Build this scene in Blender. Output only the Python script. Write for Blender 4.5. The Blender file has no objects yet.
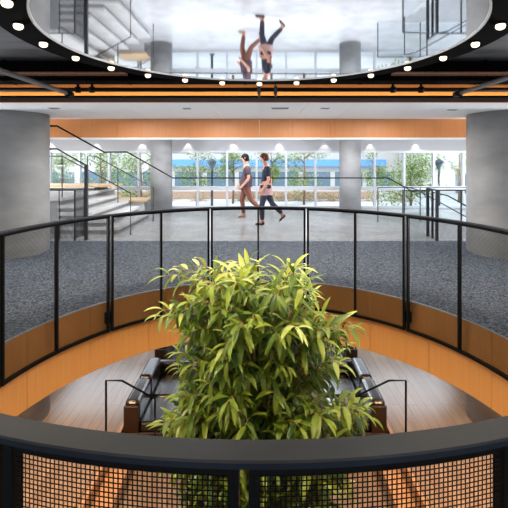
import bpy, bmesh, math, random
from mathutils import Vector, Matrix
random.seed(7)
PI = math.pi
S = bpy.context.scene
C = S.collection
EYE, F, U0, V0 = 1.63, 408.6, 259.4, 158.0

def P(u, v, d):
    """photo pixel at depth d -> a point of the place"""
    return Vector(((u - U0) * d / F, d, EYE - (v - V0) * d / F))

# ------------------------------------------------------------------ materials
def new_mat(name):
    m = bpy.data.materials.new(name); m.use_nodes = True
    nt = m.node_tree
    return m, nt, nt.nodes['Principled BSDF']

def mat(name, col, rough=.5, metal=0., spec=.5, noise=None, bump=None, emit=None, coat=0.):
    """noise=(scale, amount[, stretch xyz]) varies the colour; bump=(scale, strength)"""
    m, nt, b = new_mat(name)
    N, L = nt.nodes, nt.links
    b.inputs['Base Color'].default_value = (*col, 1)
    b.inputs['Roughness'].default_value = rough
    b.inputs['Metallic'].default_value = metal
    b.inputs['Specular IOR Level'].default_value = spec
    b.inputs['Coat Weight'].default_value = coat
    tc = N.new('ShaderNodeTexCoord')
    if noise:
        mp = N.new('ShaderNodeMapping'); L.new(tc.outputs['Object'], mp.inputs['Vector'])
        if len(noise) > 2: mp.inputs['Scale'].default_value = noise[2]
        nz = N.new('ShaderNodeTexNoise'); nz.inputs['Scale'].default_value = noise[0]
        nz.inputs['Detail'].default_value = 5
        L.new(mp.outputs['Vector'], nz.inputs['Vector'])
        rp = N.new('ShaderNodeValToRGB')
        a = noise[1]
        rp.color_ramp.elements[0].position = .3; rp.color_ramp.elements[1].position = .7
        rp.color_ramp.elements[0].color = (*[max(0, c * (1 - a)) for c in col], 1)
        rp.color_ramp.elements[1].color = (*[min(1, c * (1 + a)) for c in col], 1)
        L.new(nz.outputs['Fac'], rp.inputs['Fac']); L.new(rp.outputs['Color'], b.inputs['Base Color'])
    if bump:
        nz2 = N.new('ShaderNodeTexNoise'); nz2.inputs['Scale'].default_value = bump[0]
        L.new(tc.outputs['Object'], nz2.inputs['Vector'])
        bp = N.new('ShaderNodeBump'); bp.inputs['Strength'].default_value = bump[1]
        bp.inputs['Distance'].default_value = .01
        L.new(nz2.outputs['Fac'], bp.inputs['Height']); L.new(bp.outputs['Normal'], b.inputs['Normal'])
    if emit:
        b.inputs['Emission Color'].default_value = (*emit[0], 1)
        b.inputs['Emission Strength'].default_value = emit[1]
    return m

def wood(name, dark, light, rough=.4, stretch=(18, 18, .6), planks=None):
    """grain along the axis with the small stretch; planks=(length, width) for a plank floor"""
    m, nt, b = new_mat(name)
    N, L = nt.nodes, nt.links
    tc = N.new('ShaderNodeTexCoord')
    mp = N.new('ShaderNodeMapping'); mp.inputs['Scale'].default_value = stretch
    L.new(tc.outputs['Object'], mp.inputs['Vector'])
    nz = N.new('ShaderNodeTexNoise'); nz.inputs['Scale'].default_value = 3; nz.inputs['Detail'].default_value = 8
    L.new(mp.outputs['Vector'], nz.inputs['Vector'])
    rp = N.new('ShaderNodeValToRGB')
    rp.color_ramp.elements[0].position = .3; rp.color_ramp.elements[1].position = .72
    rp.color_ramp.elements[0].color = (*dark, 1); rp.color_ramp.elements[1].color = (*light, 1)
    L.new(nz.outputs['Fac'], rp.inputs['Fac'])
    out = rp.outputs['Color']
    if planks:
        rot = N.new('ShaderNodeMapping'); rot.inputs['Rotation'].default_value = (0, 0, planks[2])
        L.new(tc.outputs['Object'], rot.inputs['Vector'])
        br = N.new('ShaderNodeTexBrick'); br.inputs['Scale'].default_value = 1
        br.inputs['Brick Width'].default_value = planks[0]; br.inputs['Row Height'].default_value = planks[1]
        br.inputs['Mortar Size'].default_value = .003
        br.inputs['Color1'].default_value = (1, 1, 1, 1); br.inputs['Color2'].default_value = (.82, .81, .80, 1)
        br.inputs['Mortar'].default_value = (.35, .33, .3, 1)
        L.new(rot.outputs['Vector'], br.inputs['Vector'])
        mx = N.new('ShaderNodeMixRGB'); mx.blend_type = 'MULTIPLY'; mx.inputs['Fac'].default_value = 1
        L.new(out, mx.inputs['Color1']); L.new(br.outputs['Color'], mx.inputs['Color2'])
        out = mx.outputs['Color']
    L.new(out, b.inputs['Base Color'])
    b.inputs['Roughness'].default_value = rough
    return m

def leaf_mat(name, cols, rough=.35, trans=.25):
    m, nt, b = new_mat(name)
    N, L = nt.nodes, nt.links
    at = N.new('ShaderNodeAttribute'); at.attribute_name = 'leaf_tint'
    rp = N.new('ShaderNodeValToRGB')
    els = rp.color_ramp.elements
    while len(els) < len(cols): els.new(.5)
    for i, c in enumerate(cols):
        els[i].position = i / (len(cols) - 1); els[i].color = (*c, 1)
    L.new(at.outputs['Fac'], rp.inputs['Fac']); L.new(rp.outputs['Color'], b.inputs['Base Color'])
    b.inputs['Roughness'].default_value = rough
    tr = N.new('ShaderNodeBsdfTranslucent'); L.new(rp.outputs['Color'], tr.inputs['Color'])
    mx = N.new('ShaderNodeMixShader'); mx.inputs['Fac'].default_value = trans
    L.new(b.outputs['BSDF'], mx.inputs[1]); L.new(tr.outputs['BSDF'], mx.inputs[2])
    L.new(mx.outputs['Shader'], N['Material Output'].inputs['Surface'])
    return m

def glass_mat(name, tint=(.96, .98, 1)):
    m, nt, b = new_mat(name)
    N, L = nt.nodes, nt.links
    tr = N.new('ShaderNodeBsdfTransparent'); tr.inputs['Color'].default_value = (*tint, 1)
    gl = N.new('ShaderNodeBsdfGlossy'); gl.inputs['Roughness'].default_value = 0.02
    fr = N.new('ShaderNodeFresnel'); fr.inputs['IOR'].default_value = 1.10
    mx = N.new('ShaderNodeMixShader')
    L.new(fr.outputs['Fac'], mx.inputs['Fac']); L.new(tr.outputs['BSDF'], mx.inputs[1]); L.new(gl.outputs['BSDF'], mx.inputs[2])
    L.new(mx.outputs['Shader'], N['Material Output'].inputs['Surface'])
    return m

M = dict(
    fascia=wood('honey_wood', (.60, .262, .076), (.66, .31, .10), .38, (22, 22, .5)),
    bulk=wood('orange_wood', (.60, .225, .068), (.66, .265, .088), .45, (22, 22, .5)),
    planks=wood('floor_planks', (.235, .155, .104), (.29, .20, .138), .20, (14, .8, 14), (1.5, .16, PI/2)),
    shadewood=wood('shaded_fascia_wood', (.045, .018, .006), (.075, .032, .010), .5, (.6, 22, 22)),  # fascia wood with shade mixed into its colour
    tan=wood('tan_wood', (.50, .33, .18), (.62, .43, .26), .5, (.8, 14, 14)),
    stepwood=wood('step_wood', (.34, .17, .07), (.46, .24, .10), .4, (.8, 14, 14)),
    concrete=mat('polished_concrete', (.50, .51, .53), .16, noise=(2.2, .12), spec=.5),
    colconc=mat('column_concrete', (.245, .245, .25), .6, noise=(1.3, .22, (1, 1, 2.2)), bump=(40, .06)),
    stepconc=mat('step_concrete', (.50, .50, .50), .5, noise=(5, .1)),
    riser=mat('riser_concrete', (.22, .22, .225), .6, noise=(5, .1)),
    white=mat('white_paint', (.80, .80, .79), .6),
    soffit=mat('soffit_panels', (.86, .86, .84), .55),
    grey=mat('grey_paint', (.38, .385, .40), .6),
    deck=mat('deck_concrete', (.13, .13, .135), .7, noise=(3, .2, (.3, 3, 1))),
    black=mat('black_steel', (.004, .004, .0042), .5, .0, .08),
    blackmatt=mat('matt_black', (.003, .003, .003), .9, 0, .02),
    cap=mat('charcoal_handrail', (.0140, .0172, .0250), .6, .0, .08, noise=(3, .25, (1, 1, 1))),
    darksteel=mat('dark_steel', (.035, .038, .042), .35, .3),
    alu=mat('window_aluminium', (.50, .52, .55), .4, .3),
    glass=glass_mat('window_glass'),
    guardglass=glass_mat('guard_glass', (.93, .95, .96)),
    mirror=mat('mirror_foil', (.80, .83, .88), .035, 1.0, noise=(.8, .03, (1, .2, 1))),
    trimwhite=mat('bright_trim', (.85, .85, .85), .4),
    pipe=mat('grey_pipe', (.10, .105, .11), .45, .2),
    leather=mat('dark_leather', (.022, .016, .015), .24, 0, .6, noise=(6, .15), bump=(14, .05)),
    sofa_end=mat('brown_leather', (.026, .012, .007), .45, 0, .4, noise=(6, .2)),
    bark=mat('plant_bark', (.20, .11, .05), .7, noise=(20, .3, (1, 1, .3))),
    twig=mat('green_twig', (.34, .22, .08), .6),
    leaf=leaf_mat('plant_leaves', [(.022, .066, .008), (.082, .152, .012), (.195, .270, .020), (.325, .395, .042), (.48, .55, .19)], .40, .25),
    treeleaf=leaf_mat('tree_leaves', [(.07, .14, .03), (.20, .30, .07), (.42, .48, .18)], .5, .35),
    shrubleaf=leaf_mat('shrub_leaves', [(.34, .17, .10), (.30, .28, .12), (.42, .30, .20)], .6, .2),
    pot=mat('planter_black', (.02, .02, .022), .5),
    soil=mat('soil', (.05, .035, .025), .9, noise=(30, .4)),
    pave=mat('pale_paving', (.42, .41, .40), .8, noise=(1.2, .08)),
    render_white=mat('white_render', (.44, .43, .41), .8, noise=(.6, .05)),
    blue=mat('blue_band', (.10, .27, .62), .5),
    winblue=mat('far_window_glass', (.10, .15, .19), .2, 0, .5),
    brown=mat('brown_panel', (.36, .24, .18), .7),
    lens=mat('lamp_lens', (1, .9, .75), .3, emit=((1, .78, .50), 2.2)),
    led=mat('led_strip', (1, .8, .5), .4, emit=((1, .84, .42), 12)),
    slot=mat('air_slot', (.12, .12, .12), .6),
    copper=mat('wood_reflection', (.20, .075, .03), .5, .4, noise=(60, .7, (1, 6, 1))),  # colour stands in for wood reflected in the dark ceiling
    skin=mat('skin', (.55, .28, .19), .5),
    hairdark=mat('dark_hair', (.012, .009, .008), .8, 0, .08),
    hairred=mat('auburn_hair', (.10, .035, .018), .8, 0, .08),
    plum=mat('plum_cotton', (.050, .030, .045), .8, noise=(30, .15)),
    rust=mat('rust_trousers', (.17, .055, .034), .8, noise=(30, .15)),
    navy=mat('navy_knit', (.012, .017, .038), .85, noise=(40, .2)),
    denim=mat('dark_denim', (.018, .022, .045), .8, noise=(40, .2)),
    pink=mat('pinkish_cotton', (.42, .26, .25), .8, noise=(30, .12)),
    tanshoe=mat('tan_shoe', (.36, .22, .11), .6),
    blackshoe=mat('black_shoe', (.012, .012, .014), .4),
    sole=mat('pale_sole', (.45, .38, .30), .7),
    eye=mat('eye', (.03, .02, .02), .3),
    lip=mat('lip', (.42, .14, .11), .5),
)

# carpet: fine dark/light fleck
def carpet_mat():
    m, nt, b = new_mat('blue_grey_carpet')
    N, L = nt.nodes, nt.links
    tc = N.new('ShaderNodeTexCoord')
    vo = N.new('ShaderNodeTexVoronoi'); vo.inputs['Scale'].default_value = 54
    L.new(tc.outputs['Object'], vo.inputs['Vector'])
    rp = N.new('ShaderNodeValToRGB')
    rp.color_ramp.elements[0].color = (.014, .021, .034, 1); rp.color_ramp.elements[1].color = (.26, .30, .375, 1)
    L.new(vo.outputs['Color'], rp.inputs['Fac']); L.new(rp.outputs['Color'], b.inputs['Base Color'])
    b.inputs['Roughness'].default_value = .95; b.inputs['Specular IOR Level'].default_value = .1
    return m
M['carpet'] = carpet_mat()

# ------------------------------------------------------------------ mesh builder
class MB:
    def __init__(s): s.v, s.f, s.m, s.sm, s.t = [], [], [], [], []
    def add(s, vs, fs, mi=0, smooth=False, tint=0.):
        o = len(s.v); s.v += [tuple(v) for v in vs]
        for f in fs: s.f.append([o + i for i in f]); s.m.append(mi); s.sm.append(smooth)
        s.t += [tint] * len(vs)
    def box(s, x0, x1, y0, y1, z0, z1, mi=0):
        s.add([(x, y, z) for z in (z0, z1) for y in (y0, y1) for x in (x0, x1)],
              [(0, 2, 3, 1), (4, 5, 7, 6), (0, 1, 5, 4), (2, 6, 7, 3), (0, 4, 6, 2), (1, 3, 7, 5)], mi)
    def tube(s, pts, r, n=8, mi=0, smooth=True, caps=True):
        pts = [Vector(p) for p in pts]
        rs = r if isinstance(r, (list, tuple)) else [r] * len(pts)
        up = Vector((0, 0, 1)); vs = []
        for i, p in enumerate(pts):
            t = (pts[min(i+1, len(pts)-1)] - pts[max(i-1, 0)]).normalized()
            ref = up if abs(t.z) < .95 else Vector((0, 1, 0))
            a = t.cross(ref).normalized(); b = a.cross(t).normalized()
            for k in range(n):
                w = 2 * PI * k / n + PI / n
                vs.append(p + (a * math.cos(w) + b * math.sin(w)) * rs[i])
        fs = [(i*n+k, i*n+(k+1) % n, (i+1)*n+(k+1) % n, (i+1)*n+k) for i in range(len(pts)-1) for k in range(n)]
        if caps: fs += [tuple(range(n))[::-1], tuple((len(pts)-1)*n+k for k in range(n))]
        s.add(vs, fs, mi, smooth)
    def lathe(s, prof, c=(0, 0, 0), n=24, a0=0, a1=2*PI, mi=0, smooth=True, closed=False):
        """prof (r,z) turned about the vertical through c; closed joins last profile point to first"""
        full = abs(a1 - a0 - 2*PI) < 1e-6
        m = n if full else n + 1
        vs = [(c[0] + r*math.sin(a0+(a1-a0)*k/n), c[1] + r*math.cos(a0+(a1-a0)*k/n), c[2] + z) for k in range(m) for r, z in prof]
        q = len(prof); e = q if closed else q - 1
        fs = []
        for k in range(n):
            k2 = (k+1) % m
            for j in range(e):
                j2 = (j+1) % q
                fs.append((k*q+j, k*q+j2, k2*q+j2, k2*q+j))
        if closed and not full: fs += [tuple(range(q))[::-1], tuple(n*q+j for j in range(q))]
        s.add(vs, fs, mi, smooth)
    def build(s, name, mats, parent=None, bevel=0, loc=None):
        me = bpy.data.meshes.new(name); me.from_pydata(s.v, [], s.f)
        for m in (mats if isinstance(mats, (list, tuple)) else [mats]): me.materials.append(m)
        me.polygons.foreach_set('material_index', s.m); me.polygons.foreach_set('use_smooth', s.sm)
        if any(s.t):
            at = me.attributes.new('leaf_tint', 'FLOAT', 'POINT'); at.data.foreach_set('value', s.t)
        bm = bmesh.new(); bm.from_mesh(me); bmesh.ops.recalc_face_normals(bm, faces=bm.faces); bm.to_mesh(me); bm.free()
        me.update()
        o = bpy.data.objects.new(name, me); C.objects.link(o)
        if parent: o.parent = parent; o.matrix_parent_inverse = Matrix()
        if parent: o.location = -Vector(parent.get('_o', (0, 0, 0)))
        if loc: o.location = loc
        if bevel:
            b = o.modifiers.new('bevel', 'BEVEL'); b.width = bevel; b.segments = 2; b.limit_method = 'ANGLE'
        return o

def thing(name, label, cat, loc=(0, 0, 0), group=None):
    """an Empty at the thing's base; parts are written in world coordinates and shifted back by loc"""
    o = bpy.data.objects.new(name, None); C.objects.link(o); o.location = loc
    o.empty_display_size = .1
    o['_o'] = tuple(loc); o['label'] = label; o['category'] = cat
    if group: o['group'] = group
    return o
def tag(o, label, cat, group=None, kind=None):
    o['label'] = label; o['category'] = cat
    if group: o['group'] = group
    if kind: o['kind'] = kind
    return o
def struct(o): o['kind'] = 'structure'; return o
def copy_tree(o, parent=None):
    c = o.copy(); C.objects.link(c)
    if parent: c.parent = parent
    for ch in o.children: copy_tree(ch, c)
    return c

# ------------------------------------------------------------------ the setting
CX, CY = 0., 3.135                    # centre of the round opening
R_EDGE = 2.300                        # edge of the floor at the opening
XW, YB, YC, YW = 9.2, -4., 8.03, 13.05   # side walls, back wall, carpet end, window wall
H_SOF, H_DECK = 2.40, 2.86
Z_CEIL2, Z_LOW, Z_PIT = -.732, -2.9, -3.2

def holed(mb, x0, x1, y0, y1, r, z, n=144, mi=0):
    angs = [2*PI*k/n for k in range(n)]
    for x, y in ((x0, y0), (x0, y1), (x1, y0), (x1, y1)): angs.append(math.atan2(x-CX, y-CY) % (2*PI))
    angs = sorted(angs); vs = []
    for a in angs:
        s, c = math.sin(a), math.cos(a)
        t = min(((x1-CX)/s if s > 1e-9 else (x0-CX)/s if s < -1e-9 else 1e9), ((y1-CY)/c if c > 1e-9 else (y0-CY)/c if c < -1e-9 else 1e9))
        vs += [(CX+r*s, CY+r*c, z), (CX+t*s, CY+t*c, z)]
    q = len(angs)
    mb.add(vs, [(2*i, 2*i+1, 2*((i+1) % q)+1, 2*((i+1) % q)) for i in range(q)], mi)

m = MB(); holed(m, -XW, XW, YB, YC, R_EDGE, 0.); struct(m.build('carpet', M['carpet']))
HX0, HX1, HY0, HY1 = 3.62, 8.7, 8.16, 10.3     # stair well on the right
m = MB()
T = -.73
for b in ((-XW, HX0, YC, YW), (HX0, XW, YC, HY0), (HX0, XW, HY1, YW), (HX1, XW, HY0, HY1)): m.box(*b, T, 0)
struct(m.build('floor', M['concrete']))
m = MB(); holed(m, -XW, XW, YB, YC, R_EDGE+.02, Z_CEIL2+.001); struct(m.build('ceiling_below', M['white']))
# wooden fascia round the opening, one panel between seams every 18 degrees
m = MB()
for k in range(20):
    a = math.radians(18*k) + .0012; b = math.radians(18*(k+1)) - .0012
    m.lathe([(R_EDGE, -.004), (R_EDGE, Z_CEIL2), (R_EDGE+.03, Z_CEIL2), (R_EDGE+.03, -.004)], (CX, CY, 0), 8, a, b, closed=True, smooth=False)
struct(m.build('trim_1', M['fascia']))
m = MB(); m.lathe([(R_EDGE-.004, .002), (R_EDGE-.004, -.010), (R_EDGE+.012, -.010), (R_EDGE+.012, .002)], (CX, CY, 0), 144, closed=True, smooth=False)
struct(m.build('trim_2', M['alu']))
# ceilings
m = MB(); m.box(-XW, XW, YB, 5.66, H_DECK, H_DECK+.4); struct(m.build('ceiling', M['deck']))
m = MB()
x = -9.1
while x < 9.0:
    m.box(x+.003, x+.697, 5.62, 8.07, H_SOF, H_SOF+.03); x += .7
m.box(-XW, XW, 5.70, 8.07, H_SOF+.02, H_SOF+.4)
struct(m.build('ceiling_soffit', M['soffit']))
m = MB(); m.box(-XW, XW, 5.615, 5.70, H_SOF-.002, H_DECK+.02); struct(m.build('trim_3', M['bulk']))
m = MB()
x = -9.1
while x < 9.0:
    m.box(x+.002, x+.698, 8.05, 8.10, 2.035, H_SOF); x += .7
struct(m.build('trim_4', M['bulk']))
m = MB(); m.box(-XW, XW, 8.052, 8.16, 1.995, 2.033); struct(m.build('trim_5', M['trimwhite']))
m = MB(); m.box(-XW, XW, 8.10, YW+.4, H_SOF+.01, H_SOF+.4); struct(m.build('ceiling_far', M['white']))
m = MB(); m.box(-XW, XW, YW, YW+.25, 1.86, H_SOF+.01); struct(m.build('wall_front', M['grey']))
m = MB(); m.box(-XW, XW, YW-.02, YW+.25, -3.4, 0.03); struct(m.build('wall_front_below', M['grey']))
m = MB(); m.box(-XW-.2, -XW, YB, YW+.25, -3.4, 3.26); struct(m.build('wall_left', M['white']))
m = MB(); m.box(XW, XW+.2, YB, YW+.25, -3.4, 3.26); struct(m.build('wall_right', M['white']))
m = MB(); m.box(-XW, XW, YB-.2, YB, -3.4, 3.26); struct(m.build('wall_back', M['white']))
m = MB(); m.box(-XW, XW, 5.598, 5.6145, H_SOF-.004, 2.4515); struct(m.build('shade_strip', M['shadewood']))  # dark strip paints the shade below the light profile onto the fascia edge
# lower floor with the sunken lounge
PX0, PX1, PY0, PY1 = -2.34, 2.2, 1.2, 11.6
m = MB()
for b in ((-XW, PX0, YB, YW), (PX1, XW, YB, YW), (PX0, PX1, YB, PY0), (PX0, PX1, PY1, YW)): m.box(*b, -3.4, Z_LOW)
m.box(PX0, PX1, PY0, PY1, -3.4, Z_PIT)
struct(m.build('floor_below', M['planks']))
# columns
for x, y, r, z0, z1 in ((-4.37, 7.12, .64, Z_LOW, H_SOF), (4.30, 7.08, .64, Z_LOW, H_SOF)):
    m = MB(); m.lathe([(0, z0), (r, z0), (r, z1), (0, z1)], (x, y, 0), 64)
    o = struct(m.build('column', M['colconc'])); o.data.polygons.foreach_set('use_smooth', [abs(p.normal.z) < .5 for p in o.data.polygons])
for x in (-2.96, 2.74):
    m = MB(); m.lathe([(0, 0), (.32, 0), (.32, H_SOF+.01), (0, H_SOF+.01)], (x, 12.35, 0), 48)
    o = struct(m.build('column', M['colconc'])); o.data.polygons.foreach_set('use_smooth', [abs(p.normal.z) < .5 for p in o.data.polygons])
# windows, bay by bay
wx0, pitch = -.09, .945
n0 = -9; k = 0
for i in range(n0, 10):
    x = wx0 + i*pitch
    if x + pitch < -XW or x > XW: continue
    xa, xb = max(x, -XW), min(x+pitch, XW)
    k += 1
    m = MB()
    w = .032
    m.box(xa, xa+w, YW, YW+.12, 0.03, 1.86); m.box(xb-w, xb, YW, YW+.12, 0.03, 1.86)
    m.box(xa+w, xb-w, YW, YW+.12, 1.80, 1.86); m.box(xa+w, xb-w, YW, YW+.12, .03, .09)
    m.box(xa+w, xb-w, YW-.02, YW+.12, .60, .72)
    fr = struct(m.build('window_%d' % k, M['alu']))
    for za, zb in ((.09, .60), (.72, 1.80)):
        g = MB(); g.box(xa+w, xb-w, YW+.055, YW+.063, za, zb); g.build('window_pane', M['glass'], fr)

# added unseen window frames on the solid walls behind the side and rear fill lights
for s_ in (-1, 1):
    k += 1; xa, xb = sorted((s_*XW, s_*(XW-.05))); m = MB()
    for b in ((5.5, 8.1, .1, .16), (5.5, 8.1, 2.06, 2.12), (5.5, 5.56, .16, 2.06), (8.04, 8.1, .16, 2.06), (6.77, 6.83, .16, 2.06)): m.box(xa, xb, *b)
    fr = struct(m.build('window_%d' % k, M['alu'])); xa, xb = sorted((s_*(XW-.012), s_*(XW-.02)))
    m = MB(); m.box(xa, xb, 5.56, 8.04, .16, 2.06); m.build('window_pane', M['glass'], fr)
k += 1; m = MB()
for z in (.15, 2.5): m.box(-7.1, 7.1, YB, YB+.05, z, z+.06)
for i in range(8): m.box(-7.1+2.02*i, -7.04+2.02*i, YB, YB+.05, .21, 2.5)
fr = struct(m.build('window_%d' % k, M['alu'])); m = MB(); m.box(-7.04, 7.04, YB+.012, YB+.02, .21, 2.5); m.build('window_pane', M['glass'], fr)

# ------------------------------------------------------------------ ceiling ring with mirror
RCY = 3.215; H_RING = 2.54; R_MIR, R_LAMP, R_OUT = 1.59, 1.690, 1.832
ring = thing('ceiling_ring', 'large round black ceiling ring holding a mirrored ceiling disc and warm downlights', 'ceiling ring', (0, RCY, H_RING))
m = MB(); m.lathe([(R_MIR, H_RING), (R_OUT, H_RING), (R_OUT, H_DECK), (R_MIR, H_DECK)], (0, RCY, 0), 128, closed=True, smooth=False)
m.build('ring_band', M['blackmatt'], ring)
m = MB(); m.lathe([(R_MIR-.012, H_RING-.006), (R_MIR+.002, H_RING-.006), (R_MIR+.002, H_RING+.03), (R_MIR-.012, H_RING+.03)], (0, RCY, 0), 128, closed=True, smooth=False)
m.build('edge_trim', M['trimwhite'], ring)
m = MB()
n = 128
def half(sgn):
    pts = [(.0015*sgn, RCY + s*(R_MIR-.01), H_RING+.002) for s in (-1, 1)]
    arc = []
    for k2 in range(65):
        a = PI - PI*k2/64
        arc.append((max(.0015, (R_MIR-.01)*math.sin(a))*sgn, RCY+(R_MIR-.01)*math.cos(a), H_RING+.002))
    return arc
for sgn in (-1, 1):
    a = half(sgn); m.add(a, [tuple(range(len(a)))])
m.box(-.0015, .0015, RCY-R_MIR+.01, RCY+R_MIR-.01, H_RING+.003, H_RING+.006)
m.build('mirror', M['mirror'], ring)

def downlight(a, label):
    x, y = R_LAMP*math.sin(a), RCY + R_LAMP*math.cos(a)
    t = thing('downlight', label, 'ceiling light', (x, y, H_RING), 'downlights in the black ceiling ring')
    q = MB(); q.lathe([(.026, 0), (.040, 0), (.040, -.010), (.026, -.010)], (x, y, H_RING), 20, closed=True); q.build('bezel', M['blackmatt'], t)
    q = MB(); q.lathe([(.026, -.002), (.031, -.014), (.031, -.026), (.024, -.038), (.012, -.044), (0.0001, -.046)], (x, y, H_RING), 20); q.build('lens', M['lens'], t)
    return t
ordinal = ['leftmost, cut by the top left corner of the frame', 'second from the left', 'third from the left', 'fourth from the left', 'fifth from the left',
           'sixth from the left', 'two left of the middle one', 'just left of the middle one', 'middle one above the pipe clamp', 'just right of the middle one',
           'two right of the middle one', 'sixth from the right', 'fifth from the right', 'fourth from the right', 'third from the right', 'second from the right', 'rightmost at the right edge']
STEP = math.radians(15.1)
vis = list(range(-8, 9))
side = {-8: 'cut by the left edge of the frame at the top', -7: 'second from the left end of the row', -6: 'third from the left end of the row',
        -5: 'fourth from the left end of the row', -4: 'fifth from the left end of the row', -3: 'sixth from the left end, under the mirrored stairs',
        -2: 'second to the left of the middle one', -1: 'next to the middle one on its left, under the mirrored walkers', 0: 'middle one, above the pipe clamp',
        1: 'next to the middle one on its right', 2: 'second to the right of the middle one', 3: 'sixth from the right end of the row',
        4: 'fifth from the right end of the row', 5: 'fourth from the right end of the row', 6: 'second from the right end of the row... ', 7: 'rightmost, at the right edge of the frame'}
side[3] = 'fifth from the right end of the row'; side[4] = 'fourth from the right end of the row'
side[5] = 'third from the right end of the row'; side[6] = 'second from the right end of the row'
for k in range(-8, 8):
    downlight(k*STEP, 'small round warm downlight, ' + side[k])

# ------------------------------------------------------------------ pipes, fixtures under the ceiling
H_PIPE = 2.533
t = thing('ceiling_pipe', 'long black pipe running across in front of the orange wood fascia', 'pipe', (0, 5.40, H_PIPE))
m = MB(); m.tube([(-XW, 5.40, H_PIPE), (XW, 5.40, H_PIPE)], .027, 12); m.build('pipe', M['black'], t)
for u in (78, 92, 393, 421):
    p = P(u, 90, 5.40); m = MB(); m.tube([(p.x-.03, 5.40, H_PIPE), (p.x+.03, 5.40, H_PIPE)], .042, 12)
    m.tube([(p.x, 5.40, H_PIPE), (p.x, 5.40, H_PIPE+.08)], .018, 8); m.build('coupling', M['black'], t)
for u in (259, 275.5):
    p = P(u, 92, 5.40)
    m = MB(); m.tube([(p.x, 5.40, H_DECK), (p.x, 5.40, H_PIPE-.05)], .012, 8)
    m.box(p.x-.022, p.x+.022, 5.36, 5.44, H_PIPE-.06, H_PIPE+.04); m.tube([(p.x, 5.40, H_PIPE-.06), (p.x, 5.40, H_PIPE-.10)], .015, 8)
    m.build('clamp', M['darksteel'], t)
for u, lab in ((70, 'grey slanting sprinkler pipe on the left, running under the dark ceiling'), (455, 'grey slanting sprinkler pipe on the right, running under the dark ceiling')):
    x = -2.49 if u < 200 else 2.60
    t = thing('sprinkler_pipe', lab, 'pipe', (x, 2., 2.47))
    m = MB(); m.tube([(x, -1.5, 2.47), (x, 5.36, 2.47)], .026, 12); m.build('pipe', M['pipe'], t)
    m = MB(); m.tube([(x, 5.27, 2.47), (x, 5.42, 2.47)], .038, 12); m.build('end_coupling', M['black'], t)
# linear uplight along the fascia
t = thing('linear_uplight', 'long black light profile grazing the orange wood fascia with warm light', 'ceiling light', (0, 5.55, 2.49))
m = MB(); m.box(-XW, XW, 5.52, 5.535, 2.452, 2.474); m.box(-XW, XW, 5.535, 5.617, 2.452, 2.462); m.build('profile', M['black'], t)
m = MB(); m.box(-XW, XW, 5.545, 5.585, 2.4625, 2.467); m.build('light_strip', M['led'], t)
# dark ducts above the pipe
for x0, x1, lab in ((-6.2, 6.2, 'wide black duct running crosswise behind the ceiling ring'),):
    m = MB(); m.box(x0, x1, 5.08, 5.35, 2.592, 2.84)
    for k in range(9): m.box(x0+k*1.5, x0+k*1.5+.03, 5.07, 5.36, 2.586, 2.85)
    tag(m.build('air_duct', M['blackmatt'], bevel=.01), lab, 'duct')
for s, lab in ((-1, 'speckled reddish strip painted as reflected wood above the pipe, left of the ring'), (1, 'speckled reddish strip painted as reflected wood above the pipe, right of the ring')):
    m = MB(); x0, x1 = sorted((s*1.6, s*3.5)); m.box(x0, x1, 4.955, 4.965, 2.628, 2.652); m.box(x0, x1, 4.84, 4.965, 2.642, 2.652)
    tag(m.build('reflection_strip', M['copper']), lab, 'painted reflection')  # thin strip coloured like a reflection of the wood
# air slots and sensors let into the white soffit
for u, v, w, dpt, lab in ((280, 108, .27, .07, 'wide grey air slot in the white soffit, right of the middle'), (187, 108.3, .13, .05, 'small grey slot in the white soffit, left of the middle'),
                          (325, 108, .14, .05, 'small grey slot in the white soffit, right of the wide slot'), (54, 108, .15, .05, 'small grey slot in the white soffit above the left column'),
                          (452, 109.5, .15, .05, 'small grey slot in the white soffit beside the right column')):
    d = (EYE-H_SOF)*F/(v-V0); x = (u-U0)*d/F
    t = thing('air_slot', lab, 'vent', (x, d, H_SOF))
    m = MB(); m.box(x-w/2, x+w/2, d-dpt, d+dpt, H_SOF-.008, H_SOF-.0005); m.build('frame', M['alu'], t)
    m = MB(); m.box(x-w/2+.012, x+w/2-.012, d-dpt+.012, d+dpt-.012, H_SOF-.012, H_SOF-.0082); m.build('slot', M['slot'], t)

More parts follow.
